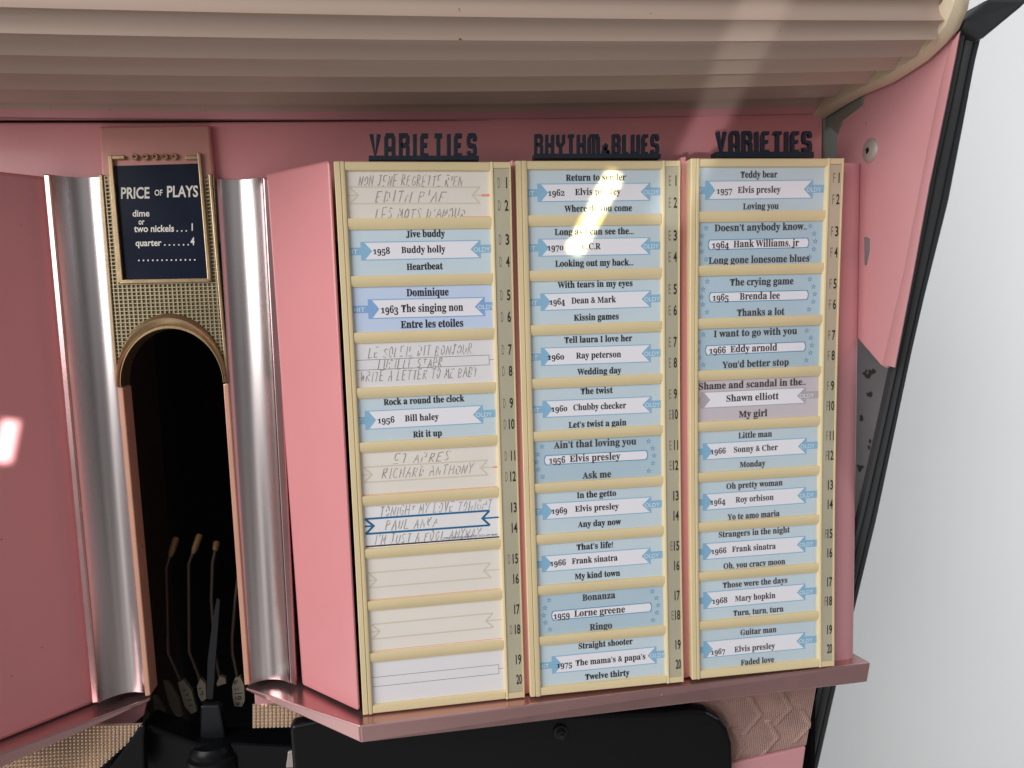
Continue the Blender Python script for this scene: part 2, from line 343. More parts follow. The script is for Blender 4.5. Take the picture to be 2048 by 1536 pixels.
# one line of print: (text, x0, x1) in fractions of the card; rows given as text centre in fractions of the height
CARDS = [[  # rack D
 ('handc', [("NON JENE REGRETTE RIEN", 713, 925, .20), ("EDITH PIAF", 745, 890, .55), ("LES MOTS D'AMOUR.", 743, 937, .92)]),
 ('rib', "Jive buddy", 809, 888, "1958", 741, 775, "Buddy holly", 798, 888, "Heartbeat", 807, 881, (.10, .45, .83), 0.0),
 ('ribv', "Dominique", 809, 895, "1963", 756, 791, "The singing non", 797, 924, "Entre les etoiles", 795, 923, (.16, .52, .885), .03),
 ('handb', [("LE SOLEIL DIT BONJOUR.", 732, 952, .22), ("LUCILLE STARR", 750, 883, .50), ("WRITE A LETTER TO ME BABY", 714, 955, .76)]),
 ('rib', "Rock a round the clock", 765, 929, "1956", 751, 785, "Bill haley", 806, 875, "Rit it up", 821, 880, (.11, .515, .905), -.025),
 ('handc', [("ET APRES", 782, 900, .18), ("RICHARD ANTHONY", 758, 946, .52)]),
 ('handd', [("TONIGHT MY LOVE TONIGHT", 755, 985, .16), ("PAUL ANKA", 765, 873, .50), ("I'M JUST A FOOL ANYWAY", 742, 960, .83)]),
 ('ghostc', []), ('ghostc', []), ('ghostb', [])],
 [('rib', "Return to sender", 1130, 1251, "1962", 1094, 1127, "Elvis presley", 1148, 1240, "Where do you come", 1126, 1263, (.165, .49, .87), 0),
 ('rib', "Long as I can see the...", 1109, 1268, "1970", 1094, 1126, "C.C.R", 1163, 1201, "Looking out my back...", 1109, 1267, (.13, .47, .86), 0),
 ('rib', "With tears in my eyes", 1115, 1266, "1964", 1098, 1129, "Dean & Mark", 1142, 1232, "Kissin games", 1146, 1237, (.10, .475, .88), .005),
 ('rib', "Tell laura I love her", 1129, 1266, "1960", 1095, 1128, "Ray peterson", 1152, 1243, "Wedding day", 1154, 1243, (.13, .51, .90), .0),
 ('rib', "The twist", 1161, 1226, "1960", 1102, 1134, "Chubby checker", 1146, 1253, "Let\u2019s twist a gain", 1136, 1253, (.105, .49, .91), .0),
 ('star', "Ain\u2019t that loving you", 1109, 1275, "1956", 1099, 1131, "Elvis presley", 1140, 1242, "Ask me", 1165, 1223, (.12, .47, .90), 0),
 ('rib', "In the getto", 1154, 1233, "1969", 1103, 1134, "Elvis presley", 1150, 1238, "Any day now", 1155, 1242, (.125, .46, .85), -.02),
 ('rib', "That\u2019s life!", 1154, 1227, "1966", 1101, 1132, "Frank sinatra", 1144, 1236, "My kind town", 1149, 1240, (.13, .47, .86), -.035),
 ('star', "Bonanza", 1165, 1231, "1959", 1107, 1139, "Lorne greene", 1148, 1250, "Ringo", 1178, 1223, (.145, .53, .91), .02),
 ('rib', "Straight shooter", 1158, 1266, "1975", 1114, 1144, "The mama\u2019s & papa\u2019s", 1151, 1291, "Twelve thirty", 1169, 1258, (.10, .52, .90), .02)],
 [('ribf', "Teddy bear", 1478, 1552, "1957", 1431, 1462, "Elvis presley", 1473, 1559, "Loving you", 1484, 1556, (.16, .515, .90), -.02),
 ('starf', "Doesn\u2019t anybody know..", 1428, 1613, "1964", 1423, 1457, "Hank Williams, jr", 1466, 1598, "Long gone lonesome blues", 1417, 1620, (.14, .53, .91), 0),
 ('starf', "The crying game", 1459, 1587, "1965", 1425, 1457, "Brenda lee", 1479, 1560, "Thanks a lot", 1474, 1570, (.17, .515, .91), .01),
 ('starf', "I want to go with you", 1428, 1595, "1966", 1419, 1452, "Eddy arnold", 1461, 1555, "You\u2019d better stop", 1445, 1579, (.13, .52, .90), -.02),
 ('ribg', "Shame and scandal in the..", 1401, 1614, "", 0, 0, "Shawn elliott", 1455, 1560, "My girl", 1480, 1537, (.14, .47, .88), -.045),
 ('ribf', "Little man", 1478, 1545, "1966", 1423, 1453, "Sonny & Cher", 1469, 1557, "Monday", 1481, 1532, (.145, .495, .885), -.03),
 ('ribf', "Oh pretty woman", 1455, 1567, "1964", 1423, 1453, "Roy orbison", 1473, 1549, "Yo te amo maria", 1457, 1561, (.14, .50, .93), -.03),
 ('ribf', "Strangers in the night", 1439, 1580, "1966", 1424, 1454, "Frank sinatra", 1465, 1552, "Oh, you cracy moon", 1448, 1571, (.10, .50, .92), -.035),
 ('ribf', "Those were the days", 1446, 1574, "1968", 1425, 1455, "Mary hopkin", 1470, 1550, "Turn, turn, turn", 1466, 1566, (.16, .535, .91), -.035),
 ('ribf', "Guitar man", 1481, 1552, "1967", 1423, 1451, "Elvis presley", 1469, 1549, "Faded love", 1481, 1547, (.15, .58, .94), -.035)]]
XL = [[(691 + 5.7 * r, 980 + 2.95 * r) for r in range(10)], [(1054.5 + 3.05 * r, 1321 + .95 * r) for r in range(10)], [(1396 + .5 * r, 1647 - 1.75 * r) for r in range(10)]]
LAB = [["cream card of pencilled capitals over a faint beige ribbon, numbered 1 and 2",
 'pale blue ribbon card titled "Jive buddy"', 'periwinkle ribbon card with bold title "Dominique"',
 "white card with pen capitals around a thin black box, numbered 7 and 8",
 'pale blue ribbon card titled "Rock a round the clock"', "cream card with two lines of pencilled capitals, numbered 11 and 12",
 "white card with a deep blue ribbon outline and blue bottom line", "blank cream card with faded beige ribbon, numbered 15 and 16",
 "blank cream card with faded beige ribbon, numbered 17 and 18", "blank white card with thin empty box, bottom of the first rack"],
 ['pale blue ribbon card titled "Return to sender", crossed by a yellow light streak', 'pale blue ribbon card titled "Long as I can see the..."',
 'pale blue ribbon card titled "With tears in my eyes"', 'pale blue ribbon card dated 1960 with "Wedding day" at its foot', 'pale blue ribbon card titled "The twist"',
 'starred blue card with "Ask me" at its foot', 'pale blue ribbon card titled "In the getto"', 'pale blue ribbon card titled "That\'s life!"',
 "starred blue card dated 1959, ninth down the middle rack", 'pale blue ribbon card titled "Straight shooter"'],
 ['pale blue ribbon card titled "Teddy bear"', 'starred blue card titled "Doesn\'t anybody know.."', 'starred blue card titled "The crying game"',
 'starred blue card titled "I want to go with you"', 'lilac grey ribbon card titled "Shame and scandal in the.."', 'pale blue ribbon card titled "Little man"',
 'pale blue ribbon card titled "Oh pretty woman"', 'pale blue ribbon card titled "Strangers in the night"', 'pale blue ribbon card titled "Those were the days"',
 'pale blue ribbon card titled "Guitar man"']]

def build_card(k, r, spec):
    kind = spec[0]; rnd = random.Random(100 * k + r)
    xl, xr = XL[k][r]; U = lambda px: (px - xl) / (xr - xl)
    mb = MB(); mats = []
    def mi(m):
        if m not in mats: mats.append(m)
        return mats.index(m)
    tilt = (rnd.random() - .5) * .009; sx_ = (rnd.random() - .5) * .0005; sy_ = (rnd.random() - .5) * .0004
    def P(x, y, d):                      # every card sits a little crooked and bowed in its slot
        a, b = (x - .5) * CW, (y - .5) * CH
        return rmap(k, CW / 2 + a - b * tilt + sx_, r * CP + CH / 2 + b + a * tilt + sy_, -0.00030 + d)
    def poly(pts, m, d): mb.add([P(x, y, d) for x, y in pts], [tuple(range(len(pts)))], mi(m))
    def flat(vf, m, d):
        v, f = vf; mb.add([P(x, y, d) for x, y in v], f, mi(m))
    def clip(vf):
        v, f = vf; v = np.array(v); return v, [q for q in f if all(-.012 < v[i][0] < 1.012 and -.02 < v[i][1] < 1.02 for i in q)]
    D1, D2, D3 = 0.00005, 0.00010, 0.00015
    if kind in ('rib', 'ribf', 'ribv', 'ribg'): paper = {'rib': PBLUE, 'ribf': PBLUE, 'ribv': PVIOL, 'ribg': PGREY}[kind]
    elif kind in ('star', 'starf'): paper = PBLUE2
    else: paper = PWHITE if kind in ('handb', 'ghostb') else PCREAM
    if kind == 'handd': paper = PWHITE
    mi(paper)
    q = [(-.015, -.03), (1.015, -.03), (1.015, 1.03), (-.015, 1.03)]
    fr = [P(x, y, 0) for x, y in q]; bk = [P(x, y, -0.0002) for x, y in q]
    mb.add(fr + bk, [(3, 2, 1, 0), (4, 5, 6, 7), (0, 1, 5, 4), (1, 2, 6, 5), (2, 3, 7, 6), (3, 0, 4, 7)], 0)
    def ribbon_print(band, dx, y0, y1, hollow=None, letters=True):
        ym = (y0 + y1) / 2; t = .022
        xa, xb = .07 + dx, .925 + dx * .6
        L0, R1 = -.012, 1.012
        poly([(xa, y0 - t), (xb, y0 - t), (xb, y1 + t), (xa, y1 + t)], band, D1)
        wl, wr, n1, n2 = xa + .03, xb - .012, xa + .08, xb - .075
        poly([(wl, y0), (wr, y0), (n2, ym), (wr, y1), (wl, y1), (n1, ym)], RIB, D2)
        if xa > L0: poly([(L0, ym - .085), (xa, ym - .085), (xa, ym + .085), (L0, ym + .085)], band, D1)
        poly([(xb, ym - .10), (R1, ym - .10), (R1, ym + .085), (xb, ym + .085)], band, D1)
        flat(clip(fit("OLDY", n2 + .022, n2 + .142, ym + .058, .105, 'mono', .73)), PALE, D2)
        if kind != 'ribg': flat(clip(fit("HIT", xa - .10, xa - .022, ym + .058, .105, 'mono', .73)), PALE, D2)
    if kind.startswith('rib'):
        _, t1, a, b, yr, c, d_, t2, e_, f_, t3, g, h, ys, dx = spec
        y0 = ys[1] - .185; y1 = ys[1] + .185
        y0, y1 = min(y0, .30), max(min(y1, .70), .62)
        ribbon_print({'ribv': BANDV, 'ribg': BANDG}.get(kind, BAND), dx, y0, y1)
    elif kind.startswith('star'):
        _, t1, a, b, yr, c, d_, t2, e_, f_, t3, g, h, ys, dx = spec
        y0, y1 = ys[1] - .135, ys[1] + .115
        x0, x1 = .075 + dx, .895 + dx * .5
        def pill(x0, x1, y0, y1): return [(x0 + .012, y0), (x1 - .012, y0), (x1 - .003, y0 + .05), (x1, (y0 + y1) / 2), (x1 - .003, y1 - .05), (x1 - .012, y1), (x0 + .012, y1), (x0 + .003, y1 - .05), (x0, (y0 + y1) / 2), (x0 + .003, y0 + .05)]
        poly(pill(x0, x1, y0, y1), STARB, D1); poly(pill(x0 + .007, x1 - .007, y0 + .022, y1 - .022), RIB, D2)
        def star(cx, cy, s, m, d):
            poly([(cx + s * (1 if i % 2 == 0 else .42) * math.sin(i * math.pi / 5) * CH / CW, cy - s * (1 if i % 2 == 0 else .42) * math.cos(i * math.pi / 5)) for i in range(10)], m, d)
        for i in range(5):
            yy = .12 + .185 * i; bow = .045 * (1 - ((i - 2) / 2) ** 2)
            for cx in (.062 - bow + dx, .90 + bow + dx * .5):
                if -.01 < cx < 1.0:
                    star(cx, yy, .072, STARB, D1); star(cx, yy, .036, PBLUE2, D2)
    if kind.startswith('rib') or kind.startswith('star'):
        greyed = kind in ('ribf', 'starf', 'ribg', 'star')
        ink = INKV if greyed else INK
        hc = {'star': .155, 'starf': .155, 'ribv': .16, 'ribg': .155}.get(kind, .138)
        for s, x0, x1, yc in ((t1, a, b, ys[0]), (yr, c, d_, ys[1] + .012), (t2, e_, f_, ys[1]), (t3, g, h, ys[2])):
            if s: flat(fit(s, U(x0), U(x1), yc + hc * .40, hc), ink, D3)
    else:
        lines = spec[1]
        rb = None
        if kind in ('handc', 'ghostc'): rb = (BANDC, .33, .69)
        if kind == 'handd': rb = (BANDD, .30, .66)
        if rb:
            bandm, y0, y1 = rb; t = .028 if kind != 'handd' else .04; ym = (y0 + y1) / 2
            xa, xb, nx = .012, .93, .05
            if kind == 'handd': xa = .004
            def bar(p, w): v, f = ribbon([(x, y * CH / CW) for x, y in p], w * CH / CW); return np.stack([v[:, 0], v[:, 1] * CW / CH], 1), f
            flat(bar([(xa, y0), (xb, y0)], t * 1.2), bandm, D1); flat(bar([(xa, y1), (xb, y1)], t * 1.2), bandm, D1)
            flat(bar([(xb, y0), (xb - .055, ym), (xb, y1)], t * 1.3), bandm, D1 + .00002)
            flat(bar([(xa, y0), (xa + .06, ym), (xa, y1)], t * 1.3), bandm, D1 + .00002)
            flat(bar([(xb - .05, ym), (1.0, ym)], t), bandm, D1); flat(bar([(0, ym), (xa + .055, ym)], t), bandm, D1)
            if kind == 'handd':
                flat(bar([(0, .965), (1, .965)], .035), INK, D1)
                flat(fit("TERRY PRICE JUKEBOXES  0121-475 8640", .575, .985, .925, .05, 'plain', .73), BANDD, D2)
            else:
                if r == 0: flat(bar([(.94, ym), (1.0, ym)], .05), RED, D1 + .00003)
                flat(bar([(.0 if r > 2 else .8, .985), (1, .985)], .012), RED, D1)
                if r == 5: flat(bar([(.97, ym), (1.0, ym)], .04), RED, D1 + .00003)
        if kind in ('handb', 'ghostb'):
            for p in ([(0, .37), (.965, .37)], [(0, .60), (.965, .60)], [(.965, .37), (.965, .60)], [(.965, .48), (1, .48)]):
                v, f = ribbon([(x, y * CH / CW) for x, y in p], .0036)
                flat((np.stack([v[:, 0], v[:, 1] * CW / CH], 1), f), LINE, D1)
        for s, x0, x1, yc in lines:
            v, f = hand(s, U(x0) * CW, U(x1) * CW, yc * CH + .0024, .0050, .00029, rnd, .2)
            flat((np.stack([v[:, 0] / CW, v[:, 1] / CH], 1), f), PEN, D3)
    mb.flat = True
    c = rmap(k, CW / 2, r * CP + CH, 0)
    o = obj('title_card', mb, mats, None, c)
    tag(o, LAB[k][r], 'title card', 'song title cards slotted in the racks')

HEAD = {  # deco capitals, strokes on a 1 x 1 box
 'V': [[(.08, 1), (.5, .04), (.92, 1)]], 'A': [[(.08, 0), (.08, .82), (.22, .95), (.78, .95), (.92, .82), (.92, 0)], [(.1, .36), (.9, .36)]],
 'R': [[(.08, 0), (.08, .95), (.75, .95), (.92, .85), (.92, .66), (.75, .52), (.1, .52)], [(.75, .52), (.92, .4), (.92, 0)]],
 'I': [[(.5, 0), (.5, 1)]], 'E': [[(.95, .94), (.22, .94), (.08, .82), (.08, .06), (.95, .06)], [(.1, .52), (.8, .52)]], 'T': [[(0, .94), (1, .94)], [(.5, .9), (.5, 0)]],
 'S': [[(.92, .72), (.92, .85), (.8, .95), (.2, .95), (.08, .83), (.08, .62), (.2, .52), (.8, .48), (.92, .38), (.92, .17), (.8, .06), (.2, .06), (.08, .17), (.08, .25)]],
 'H': [[(.08, 0), (.08, 1)], [(.92, 0), (.92, 1)], [(.1, .5), (.9, .5)]], 'Y': [[(.08, 1), (.08, .6), (.3, .48), (.7, .48), (.92, .6), (.92, 1)], [(.5, .48), (.5, 0)]],
 'M': [[(.05, 0), (.05, .8), (.18, .95), (.82, .95), (.95, .8), (.95, 0)], [(.5, .9), (.5, 0)]], 'U': [[(.08, 1), (.08, .18), (.22, .06), (.78, .06), (.92, .18), (.92, 1)]],
 'B': [[(.08, .06), (.08, .95), (.75, .95), (.9, .84), (.9, .64), (.75, .53), (.9, .42), (.9, .18), (.75, .06), (.08, .06)], [(.1, .53), (.7, .53)]],
 'L': [[(.1, 1), (.1, .06), (.95, .06)]], '&': [[(.95, .03), (.25, .5), (.22, .66), (.4, .74), (.58, .66), (.55, .54), (.12, .28), (.12, .1), (.35, .03), (.65, .08), (.92, .34)]],
}
def heading(word, root, px, stroke, widths):
    """raised deco letters on a bar: px = (x0, x1, ytop, ybase, ybar)"""
    x0, x1, yt, yb, ybar = px; YF = 0.0025
    A, Bp, C, Dp = at(x0, yb, YF), at(x1, yb, YF), at(x0, yt, YF), at(x1, yt, YF)
    wid = np.linalg.norm(Bp - A); hgt = np.linalg.norm(C - A)
    def M(x, y): s, t = x / wid, y / hgt; return A * (1 - s) * (1 - t) + Bp * s * (1 - t) + C * (1 - s) * t + Dp * s * t
    mb = MB(); tot = sum(widths); x = 0; lev = 0
    for c, w in zip(word, widths):
        lw = wid * w / tot; gap = stroke * .42
        hh = hgt * (.66 if c == '&' else 1)
        for st in HEAD[c]:
            q = [(x + gap / 2 + stroke * .5 + px_ * (lw - gap - stroke) if c != 'I' else x + lw / 2, stroke * .0 + py_ * hh) for px_, py_ in st]
            v, f = ribbon(q, stroke); n = len(v); lev += 1
            ring = list(range(n // 2)) + list(reversed(range(n // 2, n)))
            pts = [M(*v[i]) for i in ring]; dz = np.array([0, -0.00002 * (lev % 7), 0]); rec = len(pts)
            h2 = rec // 2
            fr = [p + dz for p in pts]; bk = [p + np.array([0, 0.0026, 0]) for p in pts]
            fs = [(i, i + 1, rec - 2 - i, rec - 1 - i) for i in range(h2 - 1)]
            fs += [((i + 1) % rec, i, rec + i, rec + (i + 1) % rec) for i in range(rec)]
            mb.add(fr + bk, fs)
        x += lw
    q = [at(x0 + 2, yb - 2, YF - .0006), at(x1 + 1, yb - 2, YF - .0006), at(x1 + 1, ybar, YF - .0006), at(x0 + 2, ybar, YF - .0006)]
    mb.prism(q, (0, .008, 0))
    o = obj('heading_sign', mb, NAVY, root, bevel=.00012)
    o['label'] = 'dark navy raised heading reading ' + ('RHYTHM & BLUES' if word[0] == 'R' else 'VARIETIES')
    return o

def build_rack(k, label):
    o_, Rm, L, Rt = RK[k]; bot = 9 * CP + CH + .0049; top = -.0047
    root = thing('title_rack', label, 'title rack', rmap(k, CW / 2, bot, 0), 'lift-out racks of song titles')
    mb = MB(); N = 28
    vs = [top + (bot - top) * i / N for i in range(N + 1)]
    def stile(prof):
        mb.grid([[rmap(k, u, v, d) for u, d in prof] for v in vs])
    def cap(prof, v): mb.add([rmap(k, u, v, d) for u, d in prof], [tuple(range(len(prof)))])
    lp = [(-L, -.009), (-L, .0011), (-L + .0004, .0015), (-L + .0027, .0015), (-L + .0030, .0008), (-L + .0033, .0017), (-.0010, .0018), (-.0006, .0016), (0, -.0008), (0, -.009)]
    stile(lp); cap(lp, top); cap(lp, bot)
    rp = [(CW, -.009), (CW, -.0008), (CW + .0006, .0015), (CW + .0010, .0018), (CW + .0019, .0018), (CW + .0021, .0010), (CW + Rt - .0011, .0010), (CW + Rt - .0010, .0018), (CW + Rt - .0003, .0018), (CW + Rt, .0014), (CW + Rt, -.009)]
    stile(rp)
    cap(rp, top); cap(rp, bot)
    bar = [(0, -.0008), (.0002, .0011), (.0007, .00135), (.0042, .00125), (.0050, .0007), (.0057, .0005), (.0061, -.0008)]
    for r in range(9):
        v0 = r * CP + CH
        mb.grid([[rmap(k, u, v0 + dv, d) for dv, d in bar] for u in (-.0004, .0006, CW * .5, CW - .0006, CW + .0004)])
    for v0, pr in ((top, [(.0, -.009), (.0, .0012), (.0005, .00165), (.0032, .0016), (.0040, .0012), (.0047, -.0008)]), (9 * CP + CH, [(0, -.0008), (.0006, .0012), (.0014, .0016), (.0044, .00165), (.0049, .0012), (.0049, -.009)])):
        mb.grid([[rmap(k, u, v0 + dv, d) for dv, d in pr] for u in (-.0004, CW * .5, CW + .0004)])
    # closed body behind the cards
    c = [rmap(k, u, v, d) for d in (-.0012, -.0088) for u, v in ((-L + .0003, top + .0003), (CW + Rt - .0003, top + .0003), (CW + Rt - .0003, bot - .0003), (-L + .0003, bot - .0003))]
    body = MB(); rows = []
    for v in [top + .0003 + (bot - top - .0006) * i / N for i in range(N + 1)]:
        rows.append([rmap(k, -L + .0004, v, -.0012), rmap(k, CW + Rt - .0004, v, -.0012)])
    mb.grid(rows)
    mb.grid([[rmap(k, -L + .0002, top + .0002, d), rmap(k, CW + Rt - .0002, top + .0002, d)] for d in (.0006, -.009)])
    for v0, v1 in ((top + .0001, -.0017), (9 * CP + CH + .0017, bot - .0001)):
        mb.prism([rmap(k, CW + .0022, v0, .00172), rmap(k, CW + Rt - .0009, v0, .00172), rmap(k, CW + Rt - .0009, v1, .00172), rmap(k, CW + .0022, v1, .00172)], (0, .002, 0))
    obj('frame', mb, CREAM, root, smooth=True)
    # numbered metal strip
    pb = MB(); v0, v1 = -.0015, 9 * CP + CH + .0015
    vv = [v0 + (v1 - v0) * i / N for i in range(N + 1)]
    pb.grid([[rmap(k, CW + .0022, v, .0009), rmap(k, CW + .0022, v, .0013), rmap(k, CW + Rt - .0012, v, .0013), rmap(k, CW + Rt - .0012, v, .0009)] for v in vv], 0)
    hN = .0056
    for n in range(1, 21):
        r = (n - 1) // 2; vc = r * CP + CH * (.24 if n % 2 else .745)
        s = str(n); w = (.0006 if n == 1 else .0019) if n < 10 else (.0031 if n != 11 else .0024)
        xr_ = CW + Rt - (.0018 if n < 10 else .0014) - (.0004 if n == 1 else 0)
        v, f = fit(s, xr_ - w, xr_, vc + hN / 2, hN, 'cond', .73)
        pb.add([rmap(k, x, y, .00138) for x, y in v], f, 1)
        if n < 13 or n % 3 == 0:
            v, f = fit('DEF'[k], CW + .0042, CW + .0055, vc + hN / 2, hN, 'mono', .73)
            pb.add([rmap(k, x, y, .00136) for x, y in v], f, 2)
    pb.flat = True
    obj('number_strip', pb, [PLATE, NUM, NUMF], root)
    for r in range(10): build_card(k, r, CARDS[k][r])
    return root

racks = [build_rack(0, "cream title rack of D numbers with handwritten cards and blank cards"),
         build_rack(1, "cream title rack under the RHYTHM & BLUES heading"),
         build_rack(2, "cream title rack of F numbers beside the pink end panel")]
vw = [1.12, 1.1, 1.08, .55, 1, 1.05, .55, 1, 1.02]
heading("VARIETIES", racks[0], (735, 957, 268, 313, 320), .0021, vw)
heading("RHYTHM&BLUES", racks[1], (1067, 1321, 269, 309, 316), .00155, [1, 1, 1, .9, 1, 1.3, .95, 1, .8, 1, .85, .95])
heading("VARIETIES", racks[2], (1431, 1627, 263, 305, 315), .0018, vw)
for k, q in ((0, [(1021, 319), (1030, 320), (1061, 1386), (1045, 1392)]), (1, [(1362, 314), (1373, 312), (1382, 1354), (1362, 1359)])):
    mb = MB(); mb.prism([at(x, y, .004) for x, y in q], (0, .012, 0)); obj('side_trim', mb, PINK, racks[k], bevel=.0008)

# ------------------------------------------------------------------ the jukebox
YB = 0.044; Z0 = -0.2885
XS = at(1650, 238, YB)[0]
JB = thing('jukebox', 'pink jukebox front with ribbed cream canopy, chrome columns and price sign', 'jukebox', (-0.19, 0.1, -0.45))
def quad(name, m, pts, vec, parent=None, **kw):
    mb = MB(); mb.prism(pts, vec); return obj(name, mb, m, parent or JB, **kw)

# canopy: a fluted, nearly level underside that curls up towards the viewer
def sag(x): return 0.0058 * max(0.0, 1 - ((x + .19) / (XS + .19)) ** 2)
ends = [(1892, -4), (1889, 40), (1874, 78), (1834, 112), (1789, 139), (1739, 165), (1674, 192)]
mid_y = (-25, 25, 75, 117, 152, 183, 208)                       # the same cusps where they pass the price sign
cuspE = [np.array(atx(x, y, XS - .008)[1:]) for x, y in ends]
cuspC = [np.array([atz(500, y, c[1] - .0055)[1], c[1]]) for y, c in zip(mid_y, cuspE)]
def fluted(cusp):
    cusp = list(cusp); cusp.append(np.array([YB - .006, cusp[-1][1] - .0002]))
    cusp.insert(0, cusp[0] + np.array([-.004, .012])); cusp.insert(0, cusp[0] + np.array([-.001, .075]))
    prof = []
    for a, b in zip(cusp[:-1], cusp[1:]):
        t = b - a; n = np.array([-t[1], t[0]]); n = n / np.linalg.norm(n)
        if n[1] < 0: n = -n
        Ls = np.linalg.norm(t)
        for i in range(14):
            s = (i / 14) ** 1.5; prof.append(a + t * s + n * min(Ls, .02) * .78 * s ** .55 * (1 - s))
    prof.append(cusp[-1]); return np.array(prof), cusp
profE, cusp = fluted(cuspE); profC, _ = fluted(cuspC)
def prof_at(x):
    q = max(0.0, 1 - ((x + .19) / (XS + .19)) ** 2); return profE * (1 - q) + profC * q
mb = MB(); xs = [-.57 + (XS - .008 + .57) * i / 40 for i in range(41)]
mb.grid([[np.array([x, p[0], p[1] - sag(x)]) for p in prof_at(x)] for x in xs])
canopy = obj('canopy', mb, CANO, JB)
me = canopy.data; me.polygons.foreach_set('use_smooth', [True] * len(me.polygons)); me.set_sharp_from_angle(angle=math.radians(34))
lip = MB()
lip.grid([[np.array([x, cusp[-1][0], cusp[-1][1] - sag(x)]), np.array([x, YB - .004, cusp[-1][1] - .0012 - sag(x)]), np.array([x, YB - .002, cusp[-1][1] - .0030 - sag(x)]), np.array([x, YB - .002, cusp[-1][1] + .02 - sag(x)])] for x in xs])
obj('canopy_lip', lip, PINKD, canopy, smooth=True)  # header's pink reflection put into the lip colour
rim_px = [(1650, 238), (1690, 212), (1730, 190), (1790, 165), (1830, 140), (1860, 120), (1892, 90), (1920, 60), (1935, 25), (1940, 0), (1944, -40)]
rim = [atx(x, y, XS)[1:] for x, y in rim_px]
mb = MB()
rows = []
for i, p in enumerate(rim):
    q = np.array(p); rows.append([np.array([XS, q[0], q[1] + .02]), np.array([XS, q[0], q[1] + .0012]), np.array([XS - .0008, q[0], q[1]]), np.array([XS - .004, q[0] - .0004, q[1] + .0002]), np.array([XS - .0075, q[0], q[1] + .0016]), np.array([XS - .0095, q[0], q[1] + .012])])
mb.grid(rows)
obj('canopy_rim', mb, RIMM, canopy, smooth=True)

# pink header behind the headings
quad('header_panel', PINK, [(-.6, YB, .06), (XS - .002, YB, .06), (XS - .002, YB, -.03), (-.6, YB, -.03)], (0, .003, 0))
# slanted pink cheeks left and right of the price column
def cheek(px):
    mb = MB(); mb.prism(px, (0, .006, .0)); return obj('slanted_panel', mb, PINK, JB, bevel=.0022, seg=3)
ck = cheek([at(531, 346, .036), at(660, 318, -.0015), at(719, 1426, -.0015), at(604, 1372, .036)])
yl = atz(0, 1483, Z0 + .001)[1]; A = at(90, 350, .039); Bq = at(187, 1405, .039); C = at(0, 345, yl); Dq = at(0, 1483, yl)
ex = lambda a, b, t: a + (b - a) * t
A[:2] = Bq[:2]; C[:2] = Dq[:2]; A[2] = C[2] = .0055; Bq[2] = Dq[2] = Z0 + .001
cheek([ex(A, C, 1.6), A, Bq, ex(Bq, Dq, 1.6)])

# chrome columns: shallow concave sheets between two rails
def column(tl, tr, bl, br, side):
    top = at(*tl[:2], tl[2]); top2 = at(*tr[:2], tr[2]); b1 = at(*bl[:2], bl[2]); b2 = at(*br[:2], br[2])
    mb = MB(); rows = []
    for t in [i / 12 for i in range(13)]:
        a = top * (1 - t) + b1 * t; b = top2 * (1 - t) + b2 * t; row = [a + np.array([0, .008, 0])]
        for i in range(25):
            s = i / 24; p = a * (1 - s) + b * s
            edge = min(s, 1 - s)
            row.append(p + np.array([0, .0055 * (1 - (2 * s - 1) ** 2) - (.0006 if edge < .01 else 0), 0]))
        row.append(b + np.array([0, .008, 0])); rows.append(row)
    mb.grid(rows)
    return obj('chrome_column', mb, CHROME, JB, smooth=True)
cl = column((99, 349, .032), (205, 353, .040), (197, 1405, .032), (291, 1387, .040), -1)
crr = column((434, 358, .040), (525, 353, .036), (497, 1370, .040), (580, 1366, .036), 1)
quad('edge_rail', COPPER, [at(85, 347, .0315), at(99.5, 348, .031), at(197.5, 1406, .031), at(183, 1408, .0315)], (0, .012, 0), cl, bevel=.0008)
quad('edge_rail', COPPER, [at(525, 353, .0355), at(546, 361, .0365), at(594, 1372, .0365), at(580, 1367, .0355)], (0, .012, 0), crr, bevel=.0008)
STRIP = mat('bright_copper', lin(226, 172, 148), 0.3, metal=0.5, var=0.1, vscale=60)
quad('opening_strip', STRIP, [at(234, 772, .0375), at(246, 775, .0375), at(301, 1391, .0375), at(290, 1393, .0375)], (0, .012, 0), bevel=.0006)
quad('opening_strip', STRIP, [at(446, 768, .0375), at(457, 766, .0375), at(500, 1369, .0375), at(489, 1371, .0375)], (0, .012, 0), bevel=.0006)

# price sign
YS = .0375
quad('sign_bracket', BRACK, [at(197, 252, .039), at(419, 249, .039), at(430, 372, .039), at(204, 372, .039)], (0, .005, 0), bevel=.0012)
sign = MB()
xz = lambda px, py: at(px, py, YS)[[0, 2]]
oTL, oTR, oBL, oBR = xz(201, 352), xz(421, 347), xz(233, 772), xz(456, 766)
xL = lambda z: oTL[0] + (oBL[0] - oTL[0]) * (z - oTL[1]) / (oBL[1] - oTL[1])
xR = lambda z: oTR[0] + (oBR[0] - oTR[0]) * (z - oTR[1]) / (oBR[1] - oTR[1])
apO, apI = xz(342, 626), xz(346, 658); spL, spR = xz(233, 772), xz(456, 766); inL, inR = xz(244, 774), xz(447, 766)
acx = (spL[0] + spR[0]) / 2; az = (spL[1] + spR[1]) / 2
rxO, rzO = (spR[0] - spL[0]) / 2, apO[1] - az; rxI, rzI = (inR[0] - inL[0]) / 2, apI[1] - az
fTL, fTR, fBL, fBR = xz(217, 311), xz(402, 306), xz(237, 568), xz(424, 564)      # frame outside
gTL, gTR, gBL, gBR = xz(228, 331), xz(396, 326), xz(248, 559), xz(415, 556)      # glass
Y3 = lambda p, y: np.array([p[0], y, p[1]])
pc, pr_ = .00232, .00205
